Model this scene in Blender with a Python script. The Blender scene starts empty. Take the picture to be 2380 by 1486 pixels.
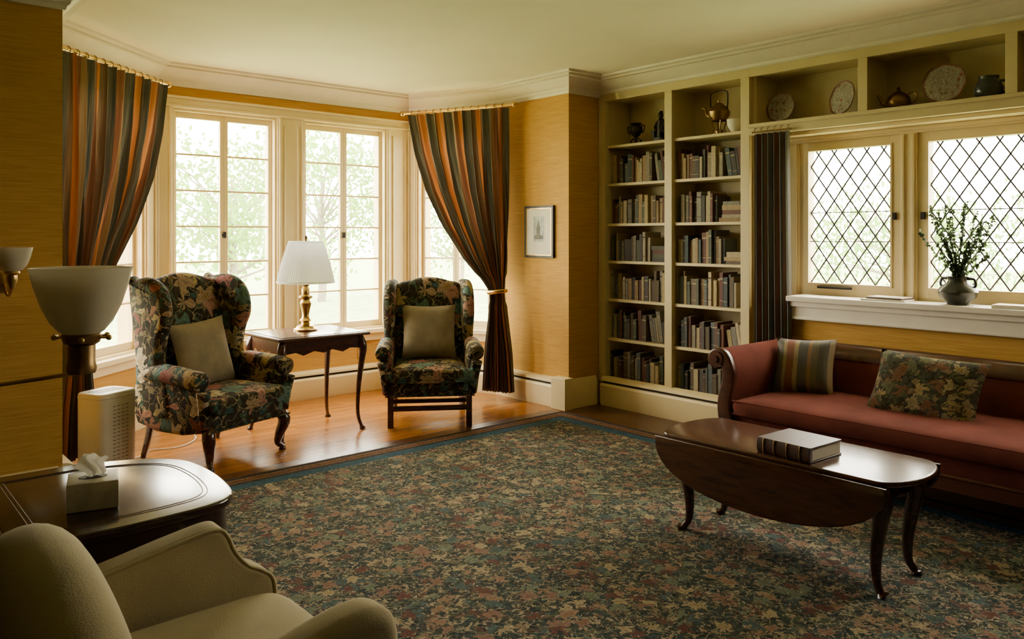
import bpy, bmesh, math, random
from math import sin, cos, pi, radians, sqrt
from mathutils import Matrix, Vector, Euler
random.seed(7)
SC = bpy.context.scene

# ------------------------------------------------------------------ materials
def nt(name):
    m = bpy.data.materials.new(name); m.use_nodes = True
    t = m.node_tree; t.nodes.clear()
    o = t.nodes.new('ShaderNodeOutputMaterial')
    p = t.nodes.new('ShaderNodeBsdfPrincipled')
    t.links.new(p.outputs[0], o.inputs[0])
    return m, t, p, o
def rgba(c): return (c[0], c[1], c[2], 1)
def coords(t, kind='Object', scale=(1,1,1), rot=(0,0,0)):
    tc = t.nodes.new('ShaderNodeTexCoord'); mp = t.nodes.new('ShaderNodeMapping')
    mp.inputs['Scale'].default_value = scale; mp.inputs['Rotation'].default_value = rot
    t.links.new(tc.outputs[kind], mp.inputs[0]); return mp.outputs[0]
def noise(t, v, scale, detail=3, rough=.5):
    n = t.nodes.new('ShaderNodeTexNoise'); n.inputs['Scale'].default_value = scale
    n.inputs['Detail'].default_value = detail; n.inputs['Roughness'].default_value = rough
    t.links.new(v, n.inputs['Vector']); return n
def ramp(t, fac, stops, interp='LINEAR'):
    r = t.nodes.new('ShaderNodeValToRGB'); cr = r.color_ramp; cr.interpolation = interp
    while len(cr.elements) > 1: cr.elements.remove(cr.elements[-1])
    cr.elements[0].position = stops[0][0]; cr.elements[0].color = rgba(stops[0][1])
    for p, c in stops[1:]:
        e = cr.elements.new(p); e.color = rgba(c)
    t.links.new(fac, r.inputs[0]); return r.outputs[0]
def mixc(t, fac, a, b):
    m = t.nodes.new('ShaderNodeMix'); m.data_type = 'RGBA'
    if isinstance(fac, float): m.inputs[0].default_value = fac
    else: t.links.new(fac, m.inputs[0])
    for s, i in ((a, 6), (b, 7)):
        if isinstance(s, tuple): m.inputs[i].default_value = rgba(s)
        else: t.links.new(s, m.inputs[i])
    return m.outputs[2]
def mth(t, op, a, b=None):
    m = t.nodes.new('ShaderNodeMath'); m.operation = op
    for i, s in enumerate((a, b)):
        if s is None: continue
        if isinstance(s, (int, float)): m.inputs[i].default_value = s
        else: t.links.new(s, m.inputs[i])
    return m.outputs[0]
def bump(t, p, h, strength=.3, dist=.01):
    b = t.nodes.new('ShaderNodeBump'); b.inputs['Strength'].default_value = strength
    b.inputs['Distance'].default_value = dist
    t.links.new(h, b.inputs['Height']); t.links.new(b.outputs[0], p.inputs['Normal'])
def sc(c, k): return tuple(min(1, x*k) for x in c)

def plain(name, c, rough=.5, metal=0, var=.12, vs=8, bs=0, bst=.2, spec=.5, sheen=0):
    m, t, p, o = nt(name)
    v = coords(t)
    n = noise(t, v, vs)
    col = ramp(t, n.outputs[0], [(.3, sc(c, 1-var)), (.7, sc(c, 1+var))])
    t.links.new(col, p.inputs['Base Color'])
    p.inputs['Roughness'].default_value = rough; p.inputs['Metallic'].default_value = metal
    p.inputs['Specular IOR Level'].default_value = spec
    if sheen:
        p.inputs['Sheen Weight'].default_value = sheen
    if bs:
        n2 = noise(t, v, bs, 2); bump(t, p, n2.outputs[0], bst, .004)
    return m

def wood(name, c, rough=.3, scale=(2, 20, 20), dark=.45, coat=0):
    m, t, p, o = nt(name)
    v = coords(t, scale=scale)
    n = noise(t, v, 3, 6, .6)
    col = ramp(t, n.outputs[0], [(.3, sc(c, dark)), (.5, c), (.72, sc(c, 1.35))])
    t.links.new(col, p.inputs['Base Color'])
    p.inputs['Roughness'].default_value = rough
    if coat:
        p.inputs['Coat Weight'].default_value = coat; p.inputs['Coat Roughness'].default_value = .15
    return m

def wallpaper():
    m, t, p, o = nt('grasscloth_wallpaper')
    v = coords(t, scale=(4, 4, 170)); n = noise(t, v, 1.2, 5, .65)
    a = ramp(t, n.outputs[0], [(.3, (.37, .190, .032)), (.5, (.51, .275, .052)), (.7, (.62, .355, .082))])
    vs_ = coords(t); n3 = noise(t, vs_, 1.2, 2)
    cc = mixc(t, .15, a, ramp(t, n3.outputs[0], [(.3, (.36, .19, .03)), (.7, (.62, .37, .08))]))
    t.links.new(cc, p.inputs['Base Color']); p.inputs['Roughness'].default_value = .75
    p.inputs['Specular IOR Level'].default_value = .2
    bump(t, p, n.outputs[0], .25, .004)
    return m

def floral(name, bg, flowers, leaves, s1=9, s2=16, r1=.42, r2=.32, distort=.08, rough=.85, bgvar=None, extra=None, flat=False, curl=None, cs=18, cw=.02, petals=5, keep=.25):
    m, t, p, o = nt(name)
    v = coords(t)
    n = noise(t, v, s1*1.6, 3)
    def vecadd(a, amt):
        sub = t.nodes.new('ShaderNodeVectorMath'); sub.operation = 'SUBTRACT'; sub.inputs[1].default_value = (.5, .5, .5); t.links.new(a, sub.inputs[0])
        s = t.nodes.new('ShaderNodeVectorMath'); s.operation = 'SCALE'; s.inputs['Scale'].default_value = amt
        t.links.new(sub.outputs[0], s.inputs[0])
        q = t.nodes.new('ShaderNodeVectorMath'); q.operation = 'ADD'
        t.links.new(v, q.inputs[0]); t.links.new(s.outputs[0], q.inputs[1]); return q.outputs[0]
    dv = vecadd(n.outputs[1], distort)
    def layer(scale, cols, rad, vec, base, np_, keep):
        vo = t.nodes.new('ShaderNodeTexVoronoi'); vo.inputs['Scale'].default_value = scale
        t.links.new(vec, vo.inputs['Vector'])
        sep = t.nodes.new('ShaderNodeSeparateColor'); t.links.new(vo.outputs['Color'], sep.inputs[0])
        k = len(cols)
        c = ramp(t, sep.outputs[0], [(i/k, cc) for i, cc in enumerate(cols)], 'CONSTANT')
        df = t.nodes.new('ShaderNodeVectorMath'); df.operation = 'SUBTRACT'
        t.links.new(vec, df.inputs[0]); t.links.new(vo.outputs['Position'], df.inputs[1])
        sx = t.nodes.new('ShaderNodeSeparateXYZ'); t.links.new(df.outputs[0], sx.inputs[0])
        if flat: ang = mth(t, 'ARCTAN2', sx.outputs[1], sx.outputs[0])
        else: ang = mth(t, 'ARCTAN2', sx.outputs[2], mth(t, 'ADD', sx.outputs[0], sx.outputs[1]))
        ph = mth(t, 'MULTIPLY', sep.outputs[2], 6.28)
        pet = mth(t, 'COSINE', mth(t, 'ADD', mth(t, 'MULTIPLY', ang, np_), ph))
        fine = mth(t, 'COSINE', mth(t, 'MULTIPLY', ang, 17))
        lim = mth(t, 'MULTIPLY', mth(t, 'ADD', mth(t, 'MULTIPLY', pet, .28), .78), rad)
        q = mth(t, 'DIVIDE', vo.outputs['Distance'], lim)   # 0 centre .. 1 edge
        rr = ramp(t, q, [(0, (.35, .28, .2)), (.16, (1.15, 1.0, .7)), (.3, (.55, .5, .45)), (.5, (1.05, 1.05, 1.05)), (.78, (.85, .8, .8)), (.92, (1.2, 1.2, 1.15)), (1, (.5, .5, .5))])
        st = mth(t, 'ADD', mth(t, 'MULTIPLY', fine, .16), .9)
        mu = t.nodes.new('ShaderNodeMix'); mu.data_type = 'RGBA'; mu.blend_type = 'MULTIPLY'; mu.inputs[0].default_value = 1
        t.links.new(c, mu.inputs[6]); t.links.new(rr, mu.inputs[7])
        sm = t.nodes.new('ShaderNodeVectorMath'); sm.operation = 'SCALE'; t.links.new(mu.outputs[2], sm.inputs[0]); t.links.new(st, sm.inputs['Scale'])
        msk = mth(t, 'LESS_THAN', q, 1.0)
        g = mth(t, 'GREATER_THAN', sep.outputs[1], keep)
        return mixc(t, mth(t, 'MULTIPLY', msk, g), base, sm.outputs[0])
    nb = noise(t, v, s1*3, 3)
    b0 = ramp(t, nb.outputs[0], [(.35, sc(bg, .6)), (.6, bgvar or sc(bg, 1.5))])
    l1 = layer(s2, leaves, r2, dv, b0, 2, .1)
    if curl:
        nc = noise(t, v, cs, 2)
        band = mth(t, 'LESS_THAN', mth(t, 'ABSOLUTE', mth(t, 'SUBTRACT', nc.outputs[0], .5)), cw)
        l1 = mixc(t, band, l1, curl)
    if extra:
        l1 = layer(s2*1.7, extra, r2, dv, l1, 3, .3)
    l2 = layer(s1, flowers, r1, dv, l1, petals, keep)
    t.links.new(l2, p.inputs['Base Color']); p.inputs['Roughness'].default_value = rough
    p.inputs['Specular IOR Level'].default_value = .15
    bump(t, p, noise(t, v, 400, 1).outputs[0], .2, .002)
    return m

def stripes(name, cols, reps, rough=.6, sheen=.3, trans=.22):
    m, t, p, o = nt(name)
    tc = t.nodes.new('ShaderNodeTexCoord'); sp = t.nodes.new('ShaderNodeSeparateXYZ')
    t.links.new(tc.outputs['UV'], sp.inputs[0])
    fr = mth(t, 'FRACT', mth(t, 'MULTIPLY', sp.outputs[0], reps))
    tot = sum(w for w, c in cols); st = []; a = 0
    for w, c in cols:
        st.append((a/tot, c)); a += w
    c = ramp(t, fr, st, 'CONSTANT')
    v = coords(t, 'UV', (120, 2, 1)); n = noise(t, v, 3, 2)
    c2 = mixc(t, .22, c, ramp(t, n.outputs[0], [(.3, (.03, .02, .01)), (.7, (.4, .25, .12))]))
    t.links.new(c2, p.inputs['Base Color']); p.inputs['Roughness'].default_value = rough
    p.inputs['Sheen Weight'].default_value = sheen*.3
    tr = t.nodes.new('ShaderNodeBsdfTranslucent'); t.links.new(c2, tr.inputs[0])
    mx = t.nodes.new('ShaderNodeMixShader'); mx.inputs[0].default_value = trans
    t.links.new(p.outputs[0], mx.inputs[1]); t.links.new(tr.outputs[0], mx.inputs[2]); t.links.new(mx.outputs[0], o.inputs[0])
    return m

def floor_mat():
    m, t, p, o = nt('oak_plank_floor')
    v = coords(t)
    br = t.nodes.new('ShaderNodeTexBrick'); t.links.new(v, br.inputs['Vector'])
    br.inputs['Scale'].default_value = 1; br.inputs['Brick Width'].default_value = 1.3; br.inputs['Row Height'].default_value = .06
    br.inputs['Mortar Size'].default_value = .0012; br.inputs['Color1'].default_value = (.28, .095, .009, 1)
    br.inputs['Color2'].default_value = (.42, .155, .017, 1); br.inputs['Mortar'].default_value = (.06, .02, .006, 1)
    n = noise(t, coords(t, scale=(2, 30, 1)), 3, 5)
    mu = t.nodes.new('ShaderNodeMix'); mu.data_type = 'RGBA'; mu.blend_type = 'MULTIPLY'; mu.inputs[0].default_value = .7
    t.links.new(br.outputs[0], mu.inputs[6]); t.links.new(ramp(t, n.outputs[0], [(.3, (.42, .36, .3)), (.65, (1, 1, 1))]), mu.inputs[7])
    t.links.new(mu.outputs[2], p.inputs['Base Color']); p.inputs['Roughness'].default_value = .2
    bump(t, p, noise(t, v, 6, 2).outputs[0], .08, .01)
    return m

def attr_mat(name, rough=.7):
    m, t, p, o = nt(name)
    a = t.nodes.new('ShaderNodeVertexColor'); a.layer_name = 'Col'
    n = noise(t, coords(t), 40, 2)
    mu = t.nodes.new('ShaderNodeMix'); mu.data_type = 'RGBA'; mu.blend_type = 'MULTIPLY'; mu.inputs[0].default_value = .5
    t.links.new(a.outputs[0], mu.inputs[6]); t.links.new(ramp(t, n.outputs[0], [(.3, (.6, .6, .6)), (.7, (1.1, 1.1, 1.1))]), mu.inputs[7])
    t.links.new(mu.outputs[2], p.inputs['Base Color']); p.inputs['Roughness'].default_value = rough
    return m

def translucent(name, c, f=.5, rough=.5):
    m, t, p, o = nt(name)
    n = noise(t, coords(t), 12); col = ramp(t, n.outputs[0], [(.3, sc(c, .95)), (.7, c)])
    t.links.new(col, p.inputs['Base Color']); p.inputs['Roughness'].default_value = rough
    tr = t.nodes.new('ShaderNodeBsdfTranslucent'); t.links.new(col, tr.inputs[0])
    mx = t.nodes.new('ShaderNodeMixShader'); mx.inputs[0].default_value = f
    t.links.new(p.outputs[0], mx.inputs[1]); t.links.new(tr.outputs[0], mx.inputs[2]); t.links.new(mx.outputs[0], o.inputs[0])
    return m

def glass():
    m, t, p, o = nt('window_glass')
    t.nodes.remove(p)
    tr = t.nodes.new('ShaderNodeBsdfTransparent'); tr.inputs[0].default_value = (.97, .98, .96, 1)
    g = t.nodes.new('ShaderNodeBsdfGlossy'); g.inputs['Roughness'].default_value = .03
    mx = t.nodes.new('ShaderNodeMixShader'); mx.inputs[0].default_value = .05
    t.links.new(tr.outputs[0], mx.inputs[1]); t.links.new(g.outputs[0], mx.inputs[2]); t.links.new(mx.outputs[0], o.inputs[0])
    return m

WALL = wallpaper()
WALLDIM = wood('unseen_wall_darkener', (.07, .035, .016), .5, (8, 8, 1.5))  # invented dark wood for the unseen rear and left walls, darkens the foreground
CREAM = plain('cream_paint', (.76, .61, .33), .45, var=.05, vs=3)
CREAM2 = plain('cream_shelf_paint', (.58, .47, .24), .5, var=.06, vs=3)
CEIL = plain('ceiling_plaster', (.82, .74, .60), .8, var=.04, vs=2, bs=60, bst=.1)
CROWN = plain('crown_paint', (.74, .67, .56), .5, var=.04)
DARK = plain('dark_slot', (.02, .015, .01), .6)
FLOOR = floor_mat()
FLOORD = wood('dark_floor_border', (.075, .028, .010), .28, (3, 25, 3))
MAHOG = wood('mahogany', (.050, .014, .005), .24, (2, 12, 12), coat=.4)
MAHOG2 = wood('walnut_top', (.075, .025, .009), .24, (14, 2, 14), coat=.35)
SOFAW = wood('sofa_wood', (.065, .018, .007), .32, (10, 2, 10), coat=.2)
DARKW = wood('dark_table_wood', (.022, .009, .006), .2, (3, 9, 9), coat=.5)
BRASS = plain('brass', (.55, .36, .11), .28, 1, var=.1, vs=20)
OLDBR = plain('aged_brass', (.25, .155, .06), .38, 1, var=.2, vs=20)
BLACK = plain('black_iron', (.015, .012, .01), .45, .3)
LEAD = plain('lead_came', (.035, .028, .03), .6, .2)
REDV = plain('red_sofa_fabric', (.130, .034, .024), .95, var=.2, vs=5, bs=300, spec=.12)
BEIGE = plain('beige_linen', (.24, .19, .115), .9, var=.14, vs=14, bs=250)
CREAMF = plain('cream_upholstery', (.38, .315, .175), .9, var=.10, vs=6, bs=250)
WHITEP = plain('white_plastic', (.66, .63, .54), .4, var=.03)
GREYP = plain('grey_grille', (.13, .12, .11), .5)
PAPER = plain('paper', (.72, .67, .54), .8, var=.05)
SHADE = translucent('pleated_shade_fabric', (.82, .82, .80), .5)
BOWLG = translucent('frosted_glass', (.74, .68, .54), .5, .25)
TISSUE = translucent('tissue_paper', (.70, .66, .56), .4)
GLASS = glass()
BOOKM = attr_mat('book_covers')
CHAIRF = floral('floral_chair_fabric', (.030, .025, .016), [(.38, .20, .14), (.42, .32, .14), (.24, .09, .07), (.50, .42, .27), (.10, .18, .15), (.34, .24, .14)],
                [(.07, .10, .06), (.14, .10, .055), (.04, .095, .085), (.21, .17, .09)], 6.5, 15, .57, .55, .10, curl=(.26, .21, .11), cs=12, cw=.014, keep=.12)
CARPETF = floral('floral_carpet', (.032, .040, .034), [(.29, .185, .13), (.37, .30, .19), (.14, .065, .055), (.16, .19, .14), (.08, .12, .12), (.25, .15, .115)],
                 [(.075, .095, .065), (.05, .080, .080), (.21, .175, .105), (.12, .075, .06)], 15, 26, .58, .6, .075, 1,
                 extra=[(.37, .30, .21), (.05, .065, .06), (.15, .14, .095), (.03, .048, .053)], flat=True, curl=(.31, .25, .17), cs=26, cw=.018, keep=.3)
PILLF = floral('leaf_pillow_fabric', (.035, .035, .02), [(.30, .22, .10), (.26, .21, .11), (.16, .08, .04), (.12, .12, .06)],
               [(.08, .085, .04), (.2, .15, .08), (.07, .04, .02)], 15, 30, .62, .55, .05, petals=7, keep=.1)
TEAL, RUST, ORAN, TANC, NAVY, BRN = (.016, .027, .027), (.13, .04, .022), (.38, .12, .028), (.22, .135, .06), (.024, .034, .045), (.05, .024, .014)
CURT = stripes('striped_curtain_fabric', [(3, TEAL), (1, TANC), (1.2, RUST), (2, ORAN), (.6, BRN), (2.6, TEAL), (.6, TANC), (1.4, BRN), (1.8, ORAN), (1, RUST)], 2.6)
CURT2 = stripes('blue_striped_curtain', [(2, NAVY), (1, (.14, .05, .03)), (2, (.04, .065, .075)), (.5, (.22, .13, .07)), (1.5, NAVY), (1, (.08, .10, .11))], 2)
PILLS = stripes('striped_pillow_fabric', [(1, (.04, .05, .045)), (.4, (.26, .2, .10)), (.8, (.17, .035, .022)), (.5, (.28, .21, .11)), (1, (.035, .05, .06)), (.4, (.2, .10, .04)), (.7, (.08, .08, .045))], 1.3, trans=.02)
CHINA = floral('floral_china', (.62, .56, .43), [(.5, .22, .15), (.66, .58, .43), (.34, .29, .14)], [(.66, .61, .47), (.56, .5, .34)], 30, 60, .4, .3, .02, .25, bgvar=(.72, .66, .53))
CHINAR = plain('china_rim', (.18, .08, .04), .3, var=.4, vs=60)
LAWN = plain('lawn', (.26, .34, .14), .9, var=.3, vs=3)
LEAF = translucent('tree_leaves', (.19, .33, .06), .45, .7)
LEAF2 = translucent('branch_leaves', (.045, .07, .028), .3, .6)
BARK = plain('bark', (.20, .17, .13), .9, var=.3)
TWIG = plain('twig', (.05, .035, .02), .8, var=.3)
VASEM = plain('dark_glaze', (.03, .035, .03), .25, var=.4, vs=12)

# ------------------------------------------------------------------ builder
XZ = Matrix(((1,0,0,0),(0,0,1,0),(0,1,0,0),(0,0,0,1)))   # (a,b,c)->(a,c,b)
YZ = Matrix(((0,0,1,0),(1,0,0,0),(0,1,0,0),(0,0,0,1)))   # (a,b,c)->(c,a,b)
def T(x=0, y=0, z=0): return Matrix.Translation((x, y, z))
def R(a, ax): return Matrix.Rotation(radians(a), 4, ax)
def catmull(pts, n=5, closed=True):
    out = []; L = len(pts)
    rng = range(L) if closed else range(L-1)
    for i in rng:
        g = (lambda j: pts[j % L]) if closed else (lambda j: pts[max(0, min(L-1, j))])
        p0, p1, p2, p3 = [Vector(g(j)) for j in (i-1, i, i+1, i+2)]
        for k in range(n):
            s = k/n
            q = .5*((2*p1)+(p2-p0)*s+(2*p0-5*p1+4*p2-p3)*s*s+(3*p1-p0-3*p2+p3)*s**3)
            out.append(tuple(q))
    if not closed: out.append(tuple(pts[-1]))
    return out

class B:
    def __init__(s): s.v=[]; s.f=[]; s.m=[]; s.mats=[]; s.uv=[]; s.col=[]; s.hasc=False; s.hasuv=False
    def mi(s, m):
        if m not in s.mats: s.mats.append(m)
        return s.mats.index(m)
    def add(s, vs, fs, mat, M=None, uvs=None, col=None):
        o = len(s.v); k = s.mi(mat)
        for p in vs: s.v.append(tuple(M @ Vector(p)) if M is not None else tuple(p))
        for i, f in enumerate(fs):
            s.f.append([o+j for j in f]); s.m.append(k)
            s.uv.append([uvs[j] for j in f] if uvs else None); s.col.append(col)
        if uvs: s.hasuv = True
        if col: s.hasc = True
    def box(s, c, d, mat, M=None, col=None, rot=None):
        a, b, e = d[0]/2, d[1]/2, d[2]/2
        vs = [(x, y, z) for x in (-a, a) for y in (-b, b) for z in (-e, e)]
        fs = [(0,1,3,2),(4,6,7,5),(0,4,5,1),(2,3,7,6),(0,2,6,4),(1,5,7,3)]
        L = T(*c)
        if rot is not None: L = L @ rot
        s.add(vs, fs, mat, (M @ L) if M is not None else L, col=col)
    def bb(s, x0, x1, y0, y1, z0, z1, mat, M=None, col=None):
        s.box(((x0+x1)/2, (y0+y1)/2, (z0+z1)/2), (abs(x1-x0), abs(y1-y0), abs(z1-z0)), mat, M, col)
    def lathe(s, prof, mat, M=None, n=28, rmod=None):
        vs = []; fs = []
        for i, (r, z) in enumerate(prof):
            for j in range(n):
                a = 2*pi*j/n; rr = r*(rmod(j) if rmod else 1)
                vs.append((rr*cos(a), rr*sin(a), z))
        for i in range(len(prof)-1):
            for j in range(n):
                k = (j+1) % n
                fs.append((i*n+j, i*n+k, (i+1)*n+k, (i+1)*n+j))
        if prof[0][0] > 1e-4 and not rmod: fs.append(tuple(range(n-1, -1, -1)))
        if prof[-1][0] > 1e-4 and not rmod: fs.append(tuple((len(prof)-1)*n+j for j in range(n)))
        s.add(vs, fs, mat, M)
    def tube(s, pts, rad, mat, M=None, n=10, sq=(1, 1)):
        pts = [Vector(p) for p in pts]
        if not hasattr(rad, '__len__'): rad = [rad]*len(pts)
        vs = []; fs = []; prev = None
        for i, p in enumerate(pts):
            d = (pts[min(i+1, len(pts)-1)]-pts[max(i-1, 0)]).normalized()
            if prev is None:
                up = Vector((0, 0, 1)) if abs(d.z) < .9 else Vector((1, 0, 0))
                a = d.cross(up).normalized()
            else: a = (prev-d*prev.dot(d)).normalized()
            prev = a; b = d.cross(a)
            for j in range(n):
                t = 2*pi*j/n
                vs.append(p+a*cos(t)*rad[i]*sq[0]+b*sin(t)*rad[i]*sq[1])
        for i in range(len(pts)-1):
            for j in range(n):
                k = (j+1) % n; fs.append((i*n+j, i*n+k, (i+1)*n+k, (i+1)*n+j))
        fs.append(tuple(range(n-1, -1, -1))); fs.append(tuple((len(pts)-1)*n+j for j in range(n)))
        s.add(vs, fs, mat, M)
    def slab(s, poly, t, r, mat, M=None, seg=4):
        poly = [Vector((p[0], p[1])) for p in poly]; n = len(poly)
        ar = sum(poly[i].x*poly[(i+1) % n].y-poly[(i+1) % n].x*poly[i].y for i in range(n))
        if ar < 0: poly.reverse()
        nor = []
        for i in range(n):
            a = (poly[i]-poly[i-1]); b = (poly[(i+1) % n]-poly[i])
            a = a.normalized() if a.length > 1e-9 else Vector((1, 0)); b = b.normalized() if b.length > 1e-9 else a
            q = Vector((a.y+b.y, -(a.x+b.x)))
            nor.append(q.normalized() if q.length > 1e-9 else Vector((a.y, -a.x)))
        rings = []
        r = min(r, t/2)
        if r <= 0: rings = [(0, -t/2), (0, t/2)]
        else:
            for k in range(seg+1):
                th = pi/2*k/seg; rings.append((r*(1-sin(th)), -t/2+r*(1-cos(th))))
            for k in range(seg+1):
                th = pi/2*(1-k/seg); rings.append((r*(1-sin(th)), t/2-r*(1-cos(th))))
        vs = []; fs = []
        for o, z in rings:
            for i in range(n):
                q = poly[i]-nor[i]*o; vs.append((q.x, q.y, z))
        for k in range(len(rings)-1):
            for i in range(n):
                j = (i+1) % n; fs.append((k*n+i, k*n+j, (k+1)*n+j, (k+1)*n+i))
        fs.append(tuple(range(n-1, -1, -1))); fs.append(tuple((len(rings)-1)*n+i for i in range(n)))
        s.add(vs, fs, mat, M)
    def sup(s, c, d, mat, M=None, e1=.35, e2=.25, nu=36, nv=16, rot=None, sag=0):
        pw = lambda x, e: (abs(x)**e)*(1 if x >= 0 else -1)
        vs = []; fs = []
        for i in range(nv+1):
            ph = -pi/2+pi*i/nv
            for j in range(nu):
                th = 2*pi*j/nu
                x = pw(cos(ph), e1)*pw(cos(th), e2); y = pw(cos(ph), e1)*pw(sin(th), e2); z = pw(sin(ph), e1)
                vs.append((x*d[0]/2, y*d[1]/2, z*d[2]/2*(1+sag*(1-x*x)*(1-y*y))))
        for i in range(nv):
            for j in range(nu):
                k = (j+1) % nu; fs.append((i*nu+j, i*nu+k, (i+1)*nu+k, (i+1)*nu+j))
        L = T(*c)
        if rot is not None: L = L @ rot
        s.add(vs, fs, mat, (M @ L) if M is not None else L)
    def grid(s, fn, nu, nv, mat, M=None):
        vs = []; uvs = []; fs = []
        for i in range(nu+1):
            for j in range(nv+1):
                vs.append(fn(i/nu, j/nv)); uvs.append((i/nu, j/nv))
        for i in range(nu):
            for j in range(nv):
                a = i*(nv+1)+j; fs.append((a, a+nv+1, a+nv+2, a+1))
        s.add(vs, fs, mat, M, uvs)
    def pillow(s, w, h, t, mat, M, n=16, pull=.07):
        for sg in (1, -1):
            def fn(u, v):
                a = 2*u-1; b = 2*v-1
                x = a*w/2*(1-pull*(1-b*b)); y = b*h/2*(1-pull*(1-a*a))
                z = sg*t/2*(max(0, 1-a**4)**.55)*(max(0, 1-b**4)**.55)
                return (x, y, z)
            s.grid(fn, n, n, mat, M)
    def sweep(s, path, prof, mat, closed=False):
        n = len(path); P = [Vector(p) for p in path]; vs = []; k = len(prof)
        for i in range(n):
            if closed or 0 < i: a = (P[i]-P[i-1]).normalized()
            else: a = (P[1]-P[0]).normalized()
            if closed or i < n-1: b = (P[(i+1) % n]-P[i]).normalized()
            else: b = a
            n1 = Vector((a.y, -a.x)); n2 = Vector((b.y, -b.x)); m = (n1+n2)/(1+n1.dot(n2))
            for d, z in prof: q = P[i]+m*d; vs.append((q.x, q.y, z))
        fs = []
        for i in range(n if closed else n-1):
            j = (i+1) % n
            for q in range(k):
                w = (q+1) % k; fs.append((i*k+q, j*k+q, j*k+w, i*k+w))
        if not closed: fs.append(tuple(range(k))); fs.append(tuple((n-1)*k+q for q in range(k-1, -1, -1)))
        s.add(vs, fs, mat)
    def done(s, name, loc=(0,0,0), rz=0, bev=0, parent=None, ang=38):
        me = bpy.data.meshes.new(name); me.from_pydata(s.v, [], s.f)
        for m in s.mats: me.materials.append(m)
        me.polygons.foreach_set('material_index', s.m)
        me.polygons.foreach_set('use_smooth', [True]*len(s.f))
        if s.hasuv:
            L = me.uv_layers.new(name='UVMap')
            for p, u in zip(me.polygons, s.uv):
                if u:
                    for li, q in zip(p.loop_indices, u): L.data[li].uv = q
        if s.hasc:
            C = me.color_attributes.new('Col', 'FLOAT_COLOR', 'CORNER')
            for p, c in zip(me.polygons, s.col):
                for li in p.loop_indices: C.data[li].color = rgba(c or (.5, .5, .5))
        bm = bmesh.new(); bm.from_mesh(me); bmesh.ops.recalc_face_normals(bm, faces=bm.faces); bm.to_mesh(me); bm.free()
        me.set_sharp_from_angle(angle=radians(ang))
        ob = bpy.data.objects.new(name, me); SC.collection.objects.link(ob)
        ob.location = loc; ob.rotation_euler = (0, 0, radians(rz))
        if bev:
            b = ob.modifiers.new('bevel', 'BEVEL'); b.width = bev; b.segments = 2; b.limit_method = 'ANGLE'; b.angle_limit = radians(50)
        if parent: ob.parent = parent
        return ob

# ------------------------------------------------------------------ room shell
H = 2.70
P = [(-2.6, 4.55), (.93, 4.55), (.93, 5.42), (1.9, 6.3), (4.2, 6.3), (4.55, 5.38), (4.55, 4.52), (4.92, 4.52), (4.92, -2.6), (-2.6, -2.6)]
TH = .2
def frame(p0, p1):
    a = Vector((p1[0]-p0[0], p1[1]-p0[1])); L = a.length; a.normalize()
    # local x along wall, local y outward (left of travel), z up
    return Matrix(((a.x, -a.y, 0, p0[0]), (a.y, a.x, 0, p0[1]), (0, 0, 1, 0), (0, 0, 0, 1))), L
def wall(name, p0, p1, ops=(), mat=WALL, e0=0, e1=0, th=TH):
    M, L = frame(p0, p1); b = B(); x = -e0
    for (u0, u1, z0, z1) in sorted(ops):
        if u0 > x: b.bb(x, u0, 0, th, 0, H, mat, M)
        b.bb(u0, u1, 0, th, 0, z0, mat, M)
        if z1 < H: b.bb(u0, u1, 0, th, z1, H, mat, M)
        x = u1
    if L+e1 > x: b.bb(x, L+e1, 0, th, 0, H, mat, M)
    return b.done(name)
WZ0, WZ1 = .55, 2.385
wall('wall_front_left', P[0], P[1], e0=.2, e1=0)
wall('wall_bay_left', P[1], P[2], th=.18, e0=-.2)
Lla = (Vector(P[3])-Vector(P[2])).length
Lra = (Vector(P[5])-Vector(P[4])).length
wall('wall_bay_angle_left', P[2], P[3], [(.14, Lla-.14, WZ0, WZ1)], e0=.03, e1=.06)
wall('wall_bay_back', P[3], P[4], [(.13, .98, WZ0, WZ1), (1.22, 2.05, WZ0, WZ1)], e0=.06, e1=.06)
wall('wall_bay_angle_right', P[4], P[5], [(.10, Lra-.10, WZ0, WZ1)], e0=.06, e1=.03)
wall('wall_bay_right', P[5], P[6], th=.5, e1=-.2)
b = B(); b.bb(4.55, 5.3, 4.52, 4.72, 0, H, WALL); b.done('wall_jut')
wall('wall_rear', P[8], P[9], mat=WALLDIM, e0=.2, e1=.2)
wall('wall_left', P[9], P[0], mat=WALLDIM, e0=0, e1=0)
b = B(); b.bb(-2.8, 5.5, -2.8, 6.6, -.12, 0, FLOOR); b.done('floor')
b = B(); b.bb(1.0, 4.44, 4.472, 4.60, 0, .0015, FLOORD); b.bb(4.422, 4.86, -2.3, 4.472, 0, .0015, FLOORD); b.done('floor_border')
b = B(); b.bb(-2.8, 5.5, -2.8, 6.6, H, H+.12, CEIL); b.done('ceiling')

# right wall with recesses: bookcase 3.09..4.52, overshelf .72..3.09, window recess .55..3.05
b = B()
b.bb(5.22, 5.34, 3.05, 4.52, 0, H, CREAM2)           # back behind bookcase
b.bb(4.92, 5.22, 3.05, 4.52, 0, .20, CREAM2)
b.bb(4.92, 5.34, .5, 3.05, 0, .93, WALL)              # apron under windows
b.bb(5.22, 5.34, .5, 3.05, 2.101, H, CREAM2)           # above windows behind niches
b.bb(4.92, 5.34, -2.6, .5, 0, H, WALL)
b.done('wall_right')

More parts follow.
